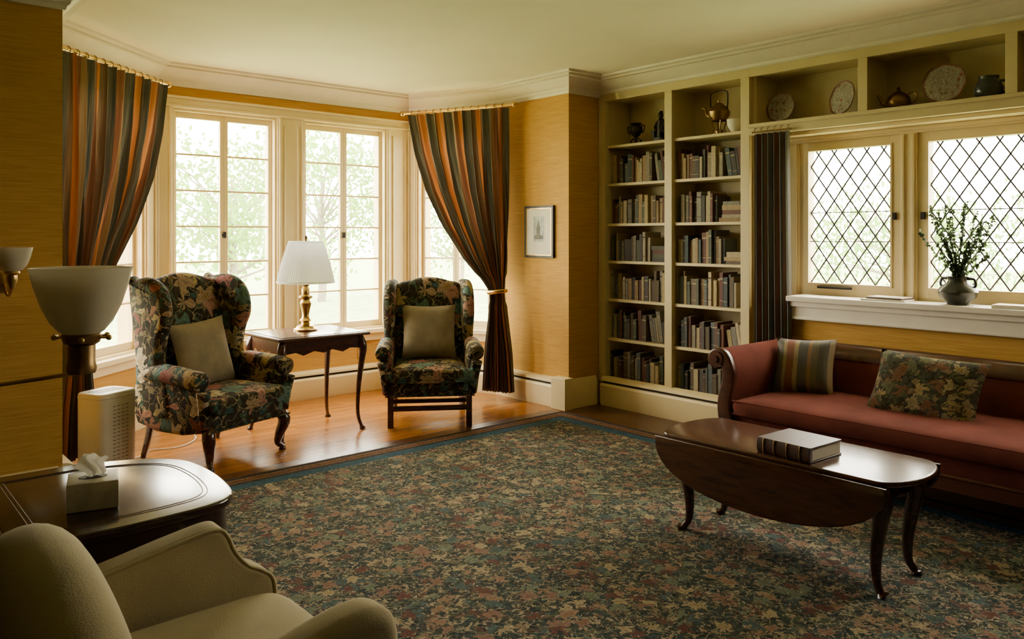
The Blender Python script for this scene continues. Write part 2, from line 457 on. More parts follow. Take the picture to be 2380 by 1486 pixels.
CP = [(0, 2.55), (.012, 2.55), (.018, 2.57), (.03, 2.58), (.034, 2.595), (.06, 2.61), (.095, 2.642), (.115, 2.66), (.135, 2.664), (.135, 2.68), (.17, 2.684), (.175, 2.70), (0, 2.70)]
b = B(); b.sweep(P, CP, CROWN, closed=True); b.done('trim_crown_molding', ang=20)
def heater(name, path):
    b = B()
    b.sweep(path, [(0, 0), (.055, 0), (.06, .02), (.065, .165), (.055, .182), (0, .182)], CREAM)
    b.sweep(path, [(0, .18), (.03, .18), (.03, .205), (0, .205)], DARK)
    b.sweep(path, [(0, .203), (.058, .203), (.055, .222), (.03, .235), (0, .24)], CREAM)
    b.done(name, ang=20)
heater('baseboard_bay', P[1:7])
heater('baseboard_right', [(4.92, 4.46), (4.92, -2.55)])
b = B(); b.sweep([(-2.55, 4.55), (.91, 4.55)], [(0, 0), (.02, 0), (.02, .19), (.012, .22), (0, .23)], CREAM); b.done('baseboard_front_left')
b = B(); b.sweep([(4.485, 4.52), (4.86, 4.52)], [(0, 0), (.03, 0), (.03, .20), (.015, .235), (0, .24)], CREAM)
b.bb(4.465, 4.56, 4.475, 4.64, 0, .255, CREAM); b.done('baseboard_jut', bev=.004)

# ------------------------------------------------------------------ bay windows
def casement(name, p0, p1, u0, u1, leaves=2, casing=True, rows=6, cw=.08):
    M, L = frame(p0, p1); b = B(); z0, z1 = WZ0, WZ1
    for uu in (u0, u1-.02): b.bb(uu, uu+.02, -.004, .19, z0+.02, z1-.02, CREAM, M)
    b.bb(u0, u1, -.004, .19, z1-.02, z1, CREAM, M); b.bb(u0, u1, .0, .19, z0, z0+.02, CREAM, M)
    w = (u1-u0-.04)/leaves
    for k in range(leaves):
        a = u0+.02+k*w; e = a+w; st = .032
        b.bb(a+.001, a+st, .05, .09, z0+.02, z1-.02, CREAM, M); b.bb(e-st, e-.001, .05, .09, z0+.02, z1-.02, CREAM, M)
        b.bb(a+st, e-st, .05, .09, z0+.02, z0+.075, CREAM, M); b.bb(a+st, e-st, .05, .09, z1-.065, z1-.02, CREAM, M)
        h = (z1-.065-z0-.075)/rows
        for r in range(1, rows):
            zz = z0+.075+h*r; b.bb(a+st, e-st, .055, .085, zz-.007, zz+.007, CREAM, M)
        b.bb(a+st, e-st, .068, .072, z0+.075, z1-.065, GLASS, M)
    if leaves == 2:
        m = (u0+u1)/2
        b.bb(m-.012, m+.012, .03, .055, 1.38, 1.43, BLACK, M)
        b.bb(m-.03, m+.008, .022, .034, 1.395, 1.412, BLACK, M)
    b.bb(u0-.05, u1+.05, -.07, .06, z0-.03, z0+.005, CREAM, M)
    b.bb(u0-.04, u1+.04, -.025, -.001, z0-.10, z0-.03, CREAM, M)
    b.done(name, bev=.003)
casement('window_1', P[3], P[4], .13, .98)
casement('window_2', P[3], P[4], 1.22, 2.05)
casement('window_3', P[2], P[3], .14, Lla-.14)
casement('window_4', P[4], P[5], .10, Lra-.10)
def casings(name, p0, p1, posts, top):
    M, L = frame(p0, p1); b = B()
    for (a, e) in posts:
        b.bb(a, e, -.022, .001, WZ0+.005, WZ1, CREAM, M)
        w = e-a
        for q in (a+.012, e-.028): b.bb(q, q+.016, -.036, -.021, WZ0+.006, WZ1-.002, CREAM, M)
        if w > .18:
            for q in (a+.055, e-.067): b.bb(q, q+.012, -.032, -.021, WZ0+.03, WZ1-.06, CREAM, M)
    b.bb(.005, L-.005, -.024, .001, WZ1, top-.018, CREAM, M)
    b.bb(.01, L-.01, -.037, -.022, WZ1+.004, WZ1+.022, CREAM, M)
    b.bb(.0, L, -.045, .001, top-.018, top, CREAM, M)
    b.done(name, bev=.003)
casings('trim_1', P[3], P[4], [(.002, .13), (.98, 1.22), (2.05, 2.298)], 2.475)
casings('trim_2', P[2], P[3], [(.002, .14), (Lla-.14, Lla-.002)], 2.475)
casings('trim_3', P[4], P[5], [(.002, .10), (Lra-.10, Lra-.002)], 2.475)

# ------------------------------------------------------------------ built in bookcase + overshelf
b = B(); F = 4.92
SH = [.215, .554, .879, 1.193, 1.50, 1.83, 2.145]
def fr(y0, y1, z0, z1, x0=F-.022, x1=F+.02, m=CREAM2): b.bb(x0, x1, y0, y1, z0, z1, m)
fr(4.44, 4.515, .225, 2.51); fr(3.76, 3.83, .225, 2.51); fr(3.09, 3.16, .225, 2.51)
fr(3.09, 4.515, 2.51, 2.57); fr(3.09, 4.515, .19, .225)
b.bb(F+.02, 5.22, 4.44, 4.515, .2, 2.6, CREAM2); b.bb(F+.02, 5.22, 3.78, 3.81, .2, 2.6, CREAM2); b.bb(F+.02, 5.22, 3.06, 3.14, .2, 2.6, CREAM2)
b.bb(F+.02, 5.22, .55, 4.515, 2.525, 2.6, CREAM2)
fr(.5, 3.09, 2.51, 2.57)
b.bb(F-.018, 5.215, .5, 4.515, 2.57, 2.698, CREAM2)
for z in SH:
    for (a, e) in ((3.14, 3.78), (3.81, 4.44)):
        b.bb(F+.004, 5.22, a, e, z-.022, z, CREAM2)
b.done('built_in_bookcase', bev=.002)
NZ = 2.172
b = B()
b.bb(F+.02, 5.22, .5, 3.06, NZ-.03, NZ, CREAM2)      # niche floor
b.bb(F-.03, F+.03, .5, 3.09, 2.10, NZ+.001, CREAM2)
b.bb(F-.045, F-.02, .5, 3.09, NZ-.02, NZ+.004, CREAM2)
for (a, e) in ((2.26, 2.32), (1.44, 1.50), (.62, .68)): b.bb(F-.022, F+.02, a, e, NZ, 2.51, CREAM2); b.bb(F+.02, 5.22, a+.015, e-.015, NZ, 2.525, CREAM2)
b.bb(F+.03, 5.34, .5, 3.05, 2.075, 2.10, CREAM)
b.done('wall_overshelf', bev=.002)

# leaded windows in recess
SX = 5.12
def leaded(name, y0, y1):
    b = B(); z0, z1 = 1.02, 2.035; f = .065
    b.bb(SX-.02, SX+.05, y0, y0+f, z0, z1, CREAM); b.bb(SX-.02, SX+.05, y1-f, y1, z0, z1, CREAM)
    b.bb(SX-.02, SX+.05, y0+f, y1-f, z0, z0+.06, CREAM); b.bb(SX-.02, SX+.05, y0+f, y1-f, z1-.06, z1, CREAM)
    a, e, c, d = y0+f, y1-f, z0+.06, z1-.06
    b.bb(SX-.028, SX-.02, a-.012, a, c-.012, d+.012, CREAM); b.bb(SX-.028, SX-.02, e, e+.012, c-.012, d+.012, CREAM)
    b.bb(SX-.028, SX-.02, a, e, c-.012, c, CREAM); b.bb(SX-.028, SX-.02, a, e, d, d+.012, CREAM)
    py = (e-a)/5; pz = .158; sl = pz/py
    for sg in (1, -1):
        for k in range(-12, 18):
            ya, yb = a, e
            za = c+k*pz; zb = za+sg*sl*(e-a)
            lo, hi = min(za, zb), max(za, zb)
            if hi <= c or lo >= d: continue
            def tt(z): return (z-za)/(zb-za)
            ts = sorted((tt(c), tt(d))); t0 = max(0, ts[0]); t1 = min(1, ts[1])
            if t1-t0 < .01: continue
            p0 = (SX+.012, ya+(yb-ya)*t0, za+(zb-za)*t0); p1 = (SX+.012, ya+(yb-ya)*t1, za+(zb-za)*t1)
            b.tube([p0, p1], .0050, LEAD, n=6)
    for zz in (1.36, 1.555): b.tube([(SX+.004, a, zz), (SX+.004, e, zz)], .0035, LEAD, n=6)
    b.bb(SX+.014, SX+.016, a, e, c, d, GLASS)
    return b, name
b, n = leaded('window_5', 2.14, 2.82); b.bb(SX-.045, SX-.02, 2.165, 2.185, 1.50, 1.545, BLACK); b.bb(SX-.05, SX-.03, 2.45, 2.68, 1.045, 1.06, BLACK); b.done(n, bev=.002)
b, n = leaded('window_6', 1.37, 2.04); b.bb(SX-.045, SX-.02, 1.995, 2.015, 1.50, 1.545, BLACK); b.done(n, bev=.002)
b, n = leaded('window_7', .60, 1.27); b.done(n, bev=.002)
b = B()
for (a, e) in ((2.82, 3.06), (2.04, 2.14), (1.27, 1.37), (.5, .60)):
    b.bb(SX-.035, 5.3, a, e, .93, 2.035, CREAM)
    b.bb(SX-.048, SX-.034, a+.012, a+.028, 1.0, 2.03, CREAM); b.bb(SX-.048, SX-.034, e-.028, e-.012, 1.0, 2.03, CREAM)
b.bb(SX-.036, 5.3, .5, 3.06, 2.035, 2.075, CREAM); b.bb(SX-.05, SX-.03, .5, 3.05, 2.05, 2.074, CREAM)
b.bb(SX-.02, 5.3, .5, 3.06, .93, 1.022, CREAM)
b.done('trim_4', bev=.003)
b = B()
b.bb(4.84, 5.11, .48, 2.78, .965, 1.0, CROWN); b.bb(4.865, 4.925, .5, 2.77, .93, .967, CROWN); b.bb(4.885, 4.925, .5, 2.765, .86, .93, CROWN); b.bb(4.875, 4.925, .5, 2.765, .845, .865, CROWN)
b.done('trim_window_sill', bev=.006)

# ------------------------------------------------------------------ carpet
b = B()
def band(d0, d1, mat, z):
    x0, x1, y0, y1 = -1.6+d0, 4.42-d0, -2.3+d0, 4.47-d0
    w = d1-d0
    b.bb(x0, x1, y1-w, y1, 0, z, mat); b.bb(x0, x1, y0, y0+w, 0, z, mat)
    b.bb(x0, x0+w, y0+w, y1-w, 0, z, mat); b.bb(x1-w, x1, y0+w, y1-w, 0, z, mat)
CB1 = plain('carpet_border_brown', (.13, .06, .033), 1, var=.5, vs=60, bs=300, spec=.1)
CB2 = plain('carpet_border_dark', (.05, .038, .032), 1, var=.5, vs=60, bs=300, spec=.1)
CB3 = plain('carpet_border_blue', (.035, .080, .115), 1, var=.35, vs=60, bs=300, spec=.1)
CB4 = plain('carpet_border_tan', (.21, .125, .07), 1, var=.4, vs=80, bs=300, spec=.1)
band(0, .045, CB2, .011); band(.045, .058, CB4, .011); band(.058, .098, CB1, .011); band(.098, .108, CB4, .011); band(.108, .14, CB2, .011); band(.14, .225, CB3, .011)
b.bb(-1.375, 4.195, -2.075, 4.245, 0, .0112, CARPETF)
b.done('carpet')
RZ = .0113

# ------------------------------------------------------------------ curtains
def interp(tab, z):
    if z >= tab[0][0]: return tab[0][1]
    for (z0, a), (z1, c) in zip(tab, tab[1:]):
        if z >= z1:
            s = (z-z1)/(z0-z1)
            return c+(a-c)*s
    return tab[-1][1]
LT = [(2.47, 0), (2.14, .08), (1.8, .21), (1.5, .375), (1.2, .60), (1.02, .78), (.92, .855), (.75, .86), (.455, .82), (.06, .79)]
RT = [(2.47, 1.02), (1.6, 1.02), (1.2, 1.01), (.92, .985), (.75, 1.0), (.4, 1.05), (.06, 1.07)]
def tied_curtain(name, p0, p1, zt, zb, folds=11, flip=1):
    p0 = Vector(p0); p1 = Vector(p1); d = p1-p0; nn = Vector((d.y, -d.x)).normalized()*flip
    b = B()
    def fn(u, v):
        z = zt+(zb-zt)*v
        l = interp(LT, z); r = interp(RT, z); w = r-l
        a = l+w*u
        amp = .020+.02*(min(1, (zt-z)/.7)) if z > .95 else .04
        if abs(z-.92) < .12: amp = .022
        o = amp*sin(2*pi*folds*u+.6*sin(z*2))+amp*.35*sin(2*pi*folds*2.3*u+1+z)
        squeeze = .014*sin(2*pi*folds*u+1.2)*w
        q = p0+d*(a+squeeze*.5)+nn*(o+.03)
        return (q.x, q.y, z)
    b.grid(fn, 260, 60, CURT)
    pc = p0+d*.92+nn*.03
    M = T(pc.x, pc.y, .92) @ Matrix.Rotation(math.atan2(d.y, d.x), 4, 'Z')
    pts = [(.09*cos(t), .055*sin(t), .012*cos(t)) for t in [2*pi*i/24 for i in range(25)]]
    b.tube(pts, .013, BRASS, M, n=8, sq=(.6, 1.3))
    return b.done(name)
ra, rb = (4.04, 6.06), (4.41, 5.12)
la, lb = (1.88, 6.02), (1.08, 5.28)
tied_curtain('curtain', ra, rb, 2.49, .07, flip=1)
tied_curtain('curtain', la, lb, 2.49, .07, flip=-1)
def rod(name, a, c, z, wallp):
    b = B(); a = Vector((*a, z)); c = Vector((*c, z)); d = (c-a).normalized()
    b.tube([a-d*.06, c+d*.06], .014, BRASS, n=14)
    for e, s in ((a-d*.06, -1), (c+d*.06, 1)):
        b.sup(tuple(e+d*s*.01), (.05, .05, .05), BRASS, e1=1, e2=1, nu=12, nv=8)
    n = 13
    for i in range(n):
        p = a+(c-a)*(i+.5)/n
        M = T(*p) @ Matrix.Rotation(math.atan2(d.y, d.x), 4, 'Z')
        b.tube([(0, .022*cos(t), .022*sin(t)-.006) for t in [2*pi*k/12 for k in range(13)]], .0028, OLDBR, M, n=5)
    for p in (a+d*.02, c-d*.02):
        w = Vector(((d.y), -d.x, 0))*wallp
        b.tube([p, p+w*.11], .008, BRASS, n=8)
    b.done(name)
rod('curtain_rod', ra, rb, 2.515, -1)
rod('curtain_rod', la, lb, 2.515, 1)
b = B()
def fn(u, v):
    z = 2.10+(.30-2.10)*v; return (4.868+.020*sin(2*pi*6*u+.5*sin(z)), 3.035-.265*u*(1+.08*v)-.0, z)
b.grid(fn, 120, 20, CURT2); b.done('curtain')
b = B(); b.tube([(4.87, 3.05, 2.115), (4.87, 2.76, 2.115)], .006, OLDBR)
for i in range(6): b.tube([(4.87, 3.03-.05*i, 2.115), (4.87, 3.03-.05*i, 2.14), (4.90, 3.03-.05*i, 2.145)], .003, OLDBR)
b.done('curtain_rod')

# ------------------------------------------------------------------ books
BC = [(.22, .14, .065), (.30, .21, .10), (.06, .05, .045), (.12, .045, .03), (.055, .075, .08), (.36, .29, .17), (.10, .07, .04), (.07, .08, .05), (.17, .155, .12), (.04, .035, .03), (.32, .24, .11), (.10, .035, .025), (.09, .105, .11), (.26, .22, .15)]
b = B()
def book(y, w, z, h, dp, col, lean=0, xf=4.975):
    M = T(xf+dp/2, y, z) @ R(lean, 'X')
    b.box((0, -w/2, h/2), (dp, w*.94, h), BOOKM, M, col=col)
    b.box((.006, -w/2, h/2), (dp-.004, w*.7, h+.001), BOOKM, M, col=(.40, .33, .22))
    if random.random() < .6:
        lc = random.choice([(.4, .3, .12), (.05, .03, .02), (.38, .31, .19)])
        for zz in ((.82, .04), (.18, .02)):
            b.box((-dp/2-.0006, -w/2, h*zz[0]), (.0012, w*.86, h*zz[1]), BOOKM, M, col=lc)
rnd = random.Random(3)
for bi, (ys, ye) in enumerate(((4.432, 3.835), (3.752, 3.165))):
    for si, z in enumerate(SH[:-1]):
        y = ys-.004; base = rnd.random()*.04; stack_at = ye+rnd.uniform(.14, .22) if (bi, si) in ((0, 3), (1, 0), (1, 3), (1, 4)) else None
        stop = stack_at if stack_at else ye+rnd.choice([.01, .03, .05])
        while True:
            w = rnd.uniform(.016, .042)
            if y-w < stop: break
            h = rnd.uniform(.15, .235)+base*.5; h = min(h, .265)
            col = rnd.choice(BC if si > 1 else BC[2:]); k = rnd.uniform(.8, 1.3); col = tuple(c*k for c in col)
            if not stack_at and y-w-stop < .14 and si % 2:
                book(y-.038, w, z+.003, h, rnd.uniform(.14, .19), col, lean=-9)
                y -= w+.002
                if y-.045 < stop: break
                continue
            book(y, w, z, h, rnd.uniform(.14, .2), col, 0, 4.95+rnd.uniform(0, .03)); y -= w+.0008
        if stack_at:
            zz = z
            for k in range(rnd.choice([3, 4, 5])):
                t = rnd.uniform(.022, .038); W = rnd.uniform(.12, stack_at-ye-.012); col = rnd.choice(BC)
                yc = (stack_at+ye)/2
                b.box((5.05, yc, zz+t/2), (.19, W, t), BOOKM, col=col)
                b.box((5.054, yc, zz+t/2), (.19, W-.01, t*.7), BOOKM, col=(.42, .35, .24)); zz += t
b.done('shelf_books')

# ------------------------------------------------------------------ wing chairs
def wing_chair(name, loc, rz, h, cab):
    b = B(); f = CHAIRF
    b.sup((0, -.02, .29), (.64, .60, .14), f, e1=.3, e2=.2)
    b.sup((0, -.045, .385), (.54, .60, .12), f, e1=.45, e2=.22, sag=.10)
    b.sup((0, -.285, .38), (.655, .16, .11), f, e1=.5, e2=.3)
    for zz in (.342, .235):
        b.tube([(-.325, -.33, zz), (-.2, -.366 if zz > .3 else -.325, zz), (.2, -.366 if zz > .3 else -.325, zz), (.325, -.33, zz)], .006, f, n=6)
    hw = .275
    bk = [(-hw, .30), (-hw-.005, .7), (-hw, h-.13), (-hw+.03, h-.05), (-.16, h-.025), (-.07, h-.002), (0, h+.004), (.07, h-.002), (.16, h-.025), (hw-.03, h-.05), (hw, h-.13), (hw+.005, .7), (hw, .30)]
    bk = catmull(bk, 4)
    b.slab(bk, .12, .05, f, T(0, .235, 0) @ T(0, 0, .4) @ R(-9, 'X') @ T(0, 0, -.4) @ XZ)
    for sx in (-1, 1):
        w = catmull([(.30, .28), (.36, .7), (.43, h-.05), (.36, h-.035), (.24, h-.02), (.12, h-.06), (.05, h-.15), (.035, h-.28), (.085, h-.40), (.10, .60), (.02, .52), (-.02, .38), (.02, .28)], 4)
        b.slab(w, .085, .04, f, T(sx*.315, 0, 0) @ R(sx*4, 'Z') @ YZ)
        side = catmull([(.3, .23), (.3, .54), (.1, .54), (-.21, .525), (-.275, .49), (-.275, .23)], 3)
        b.slab(side, .075, .03, f, T(sx*.31, 0, 0) @ YZ)
        b.tube([(sx*.32, .22, .545), (sx*.328, .05, .56), (sx*.335, -.15, .55), (sx*.34, -.25, .54), (sx*.34, -.295, .537), (sx*.34, -.31, .535)], [.048, .058, .06, .06, .054, .034], f, n=18)
        b.tube([(sx*.34, -.305, .48), (sx*.325, -.29, .37), (sx*.315, -.285, .26)], [.042, .034, .03], f, n=12)
        if cab:
            lp = catmull([(sx*.27, -.26, .27), (sx*.30, -.305, .20), (sx*.28, -.285, .11), (sx*.27, -.275, .05), (sx*.285, -.30, .02), (sx*.285, -.30, 0)], 4, False)
            n = len(lp); rd = [interp([(1.0, .036), (.78, .041), (.5, .026), (.25, .016), (.1, .024), (0, .024)], 1-i/(n-1)) for i in range(n)]
            b.tube(lp, rd, MAHOG, n=12)
            b.tube([(sx*.27, .24, .30), (sx*.28, .27, .15), (sx*.285, .32, 0)], [.026, .022, .018], MAHOG, n=8)
        else:
            b.bb(sx*.285-.021, sx*.285+.021, -.30, -.258, 0, .28, MAHOG)
            b.tube([(sx*.27, .26, .30), (sx*.27, .28, .15), (sx*.275, .33, 0)], [.03, .026, .024], MAHOG, n=4)
            b.bb(sx*.285-.012, sx*.285+.012, -.27, .28, .12, .155, MAHOG)
    if not cab:
        b.bb(-.28, .28, -.291, -.267, .12, .155, MAHOG); b.bb(-.28, .28, .27, .295, .15, .18, MAHOG); b.bb(-.28, .28, -.04, -.015, .125, .155, MAHOG)
    return b.done(name, loc, rz)
CL = (1.91, 5.09, 0); CR = (3.52, 5.0, 0)
wing_chair('wing_chair', CL, 19.5, 1.16, True)
wing_chair('wing_chair', CR, -34, 1.07, False)
def chair_pillow(loc, rz, w, x, tilt, z=.445, y=.09, lean=-14):
    b = B(); M = T(x, y, z+w/2) @ R(90+lean, 'X') @ R(tilt, 'Z')
    b.pillow(w, w, .12, BEIGE, M); b.done('throw_pillow', loc, rz)
chair_pillow(CL, 19.5, .43, -.02, 4, z=.43)
chair_pillow(CR, -34, .42, .0, 0)

# ------------------------------------------------------------------ tea table
b = B(); x0, x1, y0, y1 = 2.30, 3.0, 5.0, 5.6; cx, cy = (x0+x1)/2, (y0+y1)/2
b.slab([(x0, y0), (x1, y0), (x1, y1), (x0, y1)], .022, .009, MAHOG2, T(0, 0, .695))
b.slab([(x0+.03, y0+.03), (x1-.03, y0+.03), (x1-.03, y1-.03), (x0+.03, y1-.03)], .004, .001, MAHOG2, T(0, 0, .708))
def apron(M, w):
    pts = [(-w/2, .685), (w/2, .685), (w/2, .59), (w*.36, .60), (w*.26, .575), (w*.12, .60), (0, .582), (-w*.12, .60), (-w*.26, .575), (-w*.36, .60), (-w/2, .59)]
    b.slab(pts, .02, 0, MAHOG, M @ XZ)
apron(T(cx, y0+.05, 0), .58); apron(T(cx, y1-.05, 0), .58)
apron(T(x0+.05, cy, 0) @ R(90, 'Z'), .48); apron(T(x1-.05, cy, 0) @ R(90, 'Z'), .48)
for sx, xx in ((-1, x0+.06), (1, x1-.06)):
    for sy, yy in ((-1, y0+.06), (1, y1-.06)):
        o = .012
        lp = catmull([(xx, yy, .68), (xx+sx*o*1.8, yy+sy*o*1.8, .60), (xx+sx*o*1.5, yy+sy*o*1.5, .52), (xx, yy, .32), (xx-sx*o*.4, yy-sy*o*.4, .12), (xx+sx*o, yy+sy*o, .03), (xx+sx*o*1.8, yy+sy*o*1.8, 0)], 4, False)
        n = len(lp); rd = [interp([(1, .026), (.86, .032), (.7, .024), (.4, .014), (.15, .012), (.06, .024), (0, .024)], 1-i/(n-1)) for i in range(n)]
        b.tube(lp, rd, MAHOG, n=12)
b.done('side_table')

# table lamp
b = B(); L = (2.665, 5.34, .710)
prof = [(0, 0), (.085, 0), (.088, .012), (.07, .02), (.062, .035), (.035, .045), (.028, .06), (.045, .075), (.03, .09), (.024, .11), (.03, .15), (.042, .20), (.03, .225), (.05, .24), (.05, .25), (.028, .262), (.03, .30), (.018, .32), (.032, .335), (.014, .35), (.010, .40), (0, .40)]
b.lathe(prof, BRASS, T(*L), 28)
b.tube([(L[0], L[1], L[2]+.40), (L[0], L[1], L[2]+.655)], .004, BRASS)
N = 144
rm = lambda j: 1+(.012 if j % 2 else -.012)
b.lathe([(.205, .352), (.203, .36), (.17, .50), (.125, .640), (.122, .645)], SHADE, T(*L), N, rm)
b.lathe([(.207, .345), (.210, .350), (.207, .360)], SHADE, T(*L), 60, lambda j: 1)
b.lathe([(.121, .640), (.127, .645), (.121, .650)], SHADE, T(*L), 60, lambda j: 1)
for a in (0, 2*pi/3, 4*pi/3): b.tube([(L[0], L[1], L[2]+.635), (L[0]+.122*cos(a), L[1]+.122*sin(a), L[2]+.642)], .002, BRASS)
b.lathe([(0, .645), (.01, .65), (.006, .66), (.014, .672), (.009, .685), (0, .695)], OLDBR, T(*L), 14)
b.done('table_lamp')
b = B(); b.tube(catmull([(2.40, 5.62, .62), (2.38, 5.64, .4), (2.42, 5.75, .12), (2.36, 5.95, .012), (2.60, 6.1, .012), (2.85, 6.18, .10)], 6, False), .003, BLACK, n=5)
b.done('lamp_cord')
b = B(); b.bb(3.66, 3.73, 6.293, 6.30, .30, .41, PAPER); b.bb(3.685, 3.705, 6.291, 6.294, .37, .39, CREAM2); b.bb(3.685, 3.705, 6.291, 6.294, .32, .34, CREAM2); b.done('wall_outlet', bev=.002)

# framed picture on X=4.55
b = B(); Y0, Y1, Z0, Z1 = 4.68, 5.03, 1.215, 1.65; X = 4.548
w = .022
b.bb(X-.02, X, Y0, Y0+w, Z0, Z1, BLACK); b.bb(X-.02, X, Y1-w, Y1, Z0, Z1, BLACK); b.bb(X-.02, X, Y0+w, Y1-w, Z0, Z0+w, BLACK); b.bb(X-.02, X, Y0+w, Y1-w, Z1-w, Z1, BLACK)
b.bb(X-.016, X-.002, Y0+w-.001, Y1-w+.001, Z0+w-.001, Z1-w+.001, PAPER)
for (a, c, d, e) in ((Y0+w-.003, Y0+w+.004, Z0+w, Z1-w), (Y1-w-.004, Y1-w+.003, Z0+w, Z1-w)): b.bb(X-.021, X-.015, a, c, d, e, BRASS)
for (a, c) in ((Z0+w-.003, Z0+w+.004), (Z1-w-.004, Z1-w+.003)): b.bb(X-.021, X-.015, Y0+w, Y1-w, a, c, BRASS)
PR = plain('print_wash', (.38, .42, .40), .6, var=.3, vs=25); PRD = plain('print_ink', (.14, .14, .12), .7, var=.4, vs=40)
b.bb(X-.0172, X-.0158, 4.79, 4.92, 1.35, 1.56, PR)
b.slab([(4.80, 1.37), (4.91, 1.37), (4.905, 1.40), (4.875, 1.41), (4.88, 1.46), (4.865, 1.50), (4.86, 1.54), (4.85, 1.50), (4.835, 1.46), (4.84, 1.41), (4.805, 1.40)], .001, 0, PRD, T(X-.018, 0, 0) @ YZ)
b.done('picture_frame')

# ------------------------------------------------------------------ sofa
b = B()
ya, yb = .50, 2.67
b.slab([(4.02, ya), (4.72, ya), (4.72, yb), (4.02, yb)], .14, .02, REDV, T(0, 0, .29))
b.bb(3.985, 4.03, ya, yb, .19, .255, SOFAW); b.tube([(3.99, ya, .258), (3.99, yb, .258)], .011, SOFAW)
b.sup((4.32, (ya+yb)/2, .395), (.71, yb-ya-.06, .125), REDV, e1=.45, e2=.10, nu=80, sag=.05)
for zz, xx in ((.432, 3.978), (.360, 3.978)): b.tube([(xx, ya+.06, zz), (xx, yb-.05, zz)], .006, REDV, n=6)
bk = [(4.60, .38), (4.635, .53), (4.67, .65), (4.70, .68), (4.76, .67), (4.78, .5), (4.76, .3), (4.62, .3)]
b.slab([(p[0], p[1]) for p in bk], yb-ya-.02, .01, REDV, T(0, (ya+yb)/2, 0) @ XZ)
cr = [(4.655, .64), (4.69, .70), (4.73, .722), (4.78, .717), (4.80, .67), (4.78, .65), (4.77, .60), (4.79, .3), (4.765, .3), (4.745, .63)]
b.slab(catmull(cr, 3), yb-ya+.02, .008, SOFAW, T(0, (ya+yb)/2, 0) @ XZ)
def ribbon(path, w0, w1):
    pts = [Vector(p) for p in path]; n = len(pts); l = []; r = []
    for i, p in enumerate(pts):
        d = (pts[min(i+1, n-1)]-pts[max(i-1, 0)]).normalized(); nn = Vector((-d.y, d.x)); w = (w0+(w1-w0)*i/(n-1))/2
        l.append(p+nn*w); r.append(p-nn*w)
    return [tuple(q) for q in l]+[tuple(q) for q in reversed(r)]
for sg, ye in ((1, yb), (-1, ya)):
    path = catmull([(0, .24), (.03, .33), (.035, .42), (.01, .53), (.01, .61), (.045, .68), (.09, .69), (.115, .655), (.09, .625)], 5, False)
    path = [(sg*p[0]+ye-sg*.02, p[1]) for p in path]
    b.slab(ribbon(path, .07, .05), .66, .01, REDV, T(4.36, 0, 0) @ YZ)
    b.slab(ribbon(path, .095, .062), .045, .012, SOFAW, T(4.005, 0, 0) @ YZ)
    b.slab(ribbon(path, .095, .062), .04, .01, SOFAW, T(4.70, 0, 0) @ YZ)
    yr = ye+sg*.065
    b.tube([(3.975, yr, .662), (4.02, yr, .662)], .048, SOFAW, n=20); b.tube([(3.965, yr, .662), (3.978, yr, .662)], .02, SOFAW, n=14)
    b.tube([(4.0, yr, .662), (4.72, yr, .662)], .046, SOFAW, n=20)
    yq = ye
    b.tube([(3.975, yq+sg*.01, .225), (4.04, yq+sg*.01, .225)], .045, SOFAW, n=18)
    b.tube(catmull([(4.02, yq-sg*.06, .22), (4.01, yq-sg*.05, .14), (3.995, yq-sg*.0, .06), (3.985, yq+sg*.05, .0)], 4, False), [.034]*5+[.028]*4+[.022]*4, SOFAW, n=10)
    b.tube([(4.68, yq-sg*.06, .24), (4.70, yq-sg*.04, .1), (4.74, yq, -RZ)], [.03, .025, .02], SOFAW, n=8)
b.done('sofa', (0, 0, RZ))
b = B(); b.pillow(.36, .36, .13, PILLS, T(4.50, 2.46, .605) @ R(-78, 'Z') @ R(64, 'X') @ R(3, 'Z')); b.done('striped_pillow')
b = B(); b.pillow(.55, .40, .15, PILLF, T(4.42, 1.73, .585) @ R(-86, 'Z') @ R(56, 'X') @ R(-3, 'Z')); b.done('floral_pillow')

# ------------------------------------------------------------------ coffee table
b = B(); yc = 1.84
top = []
for i in range(17): a = -pi/2+pi*i/16; top.append((3.235+.235*sin(a), yc+.49+.085*cos(a)))
for i in range(17): a = pi/2-pi*i/16; top.append((3.235+.235*sin(a), yc-.48-.11*cos(a)))
b.slab(top, .022, .009, MAHOG2, T(0, 0, .449))
for xs, s in ((2.985, 1), (3.485, -1)):
    lf = [(yc+.005+.54*cos(t), .445-.235*max(0, sin(t))**.8) for t in [pi*i/28 for i in range(29)]]
    b.slab(lf, .018, .007, MAHOG2, T(xs, 0, 0) @ T(0, 0, .45) @ R(s*5, 'Y') @ T(0, 0, -.45) @ YZ)
b.bb(3.07, 3.40, 1.40, 2.26, .33, .44, MAHOG)
for sx, xx in ((-1, 3.09), (1, 3.38)):
    for sy, yy in ((-1, 1.39), (1, 2.27)):
        o = .012
        lp = catmull([(xx, yy, .44), (xx+sx*o*.8, yy+sy*o*2.2, .36), (xx+sx*o*.5, yy+sy*o*1.6, .29), (xx, yy, .16), (xx, yy, .06), (xx+sx*o, yy+sy*o*1.5, .018), (xx+sx*o, yy+sy*o*2.5, 0)], 4, False)
        n = len(lp); rd = [interp([(1, .034), (.82, .038), (.6, .027), (.3, .016), (.12, .015), (.06, .03), (0, .028)], 1-i/(n-1)) for i in range(n)]
        b.tube(lp, rd, MAHOG, n=14)
b.done('coffee_table', (0, 0, RZ))
b = B(); M = T(3.15, 1.745, .4605) @ R(-3, 'Z')
LEATH = plain('book_leather', (.07, .03, .018), .45, var=.25, vs=20)
b.box((0, 0, .004), (.24, .25, .007), LEATH, M); b.box((0, 0, .061), (.24, .25, .007), LEATH, M)
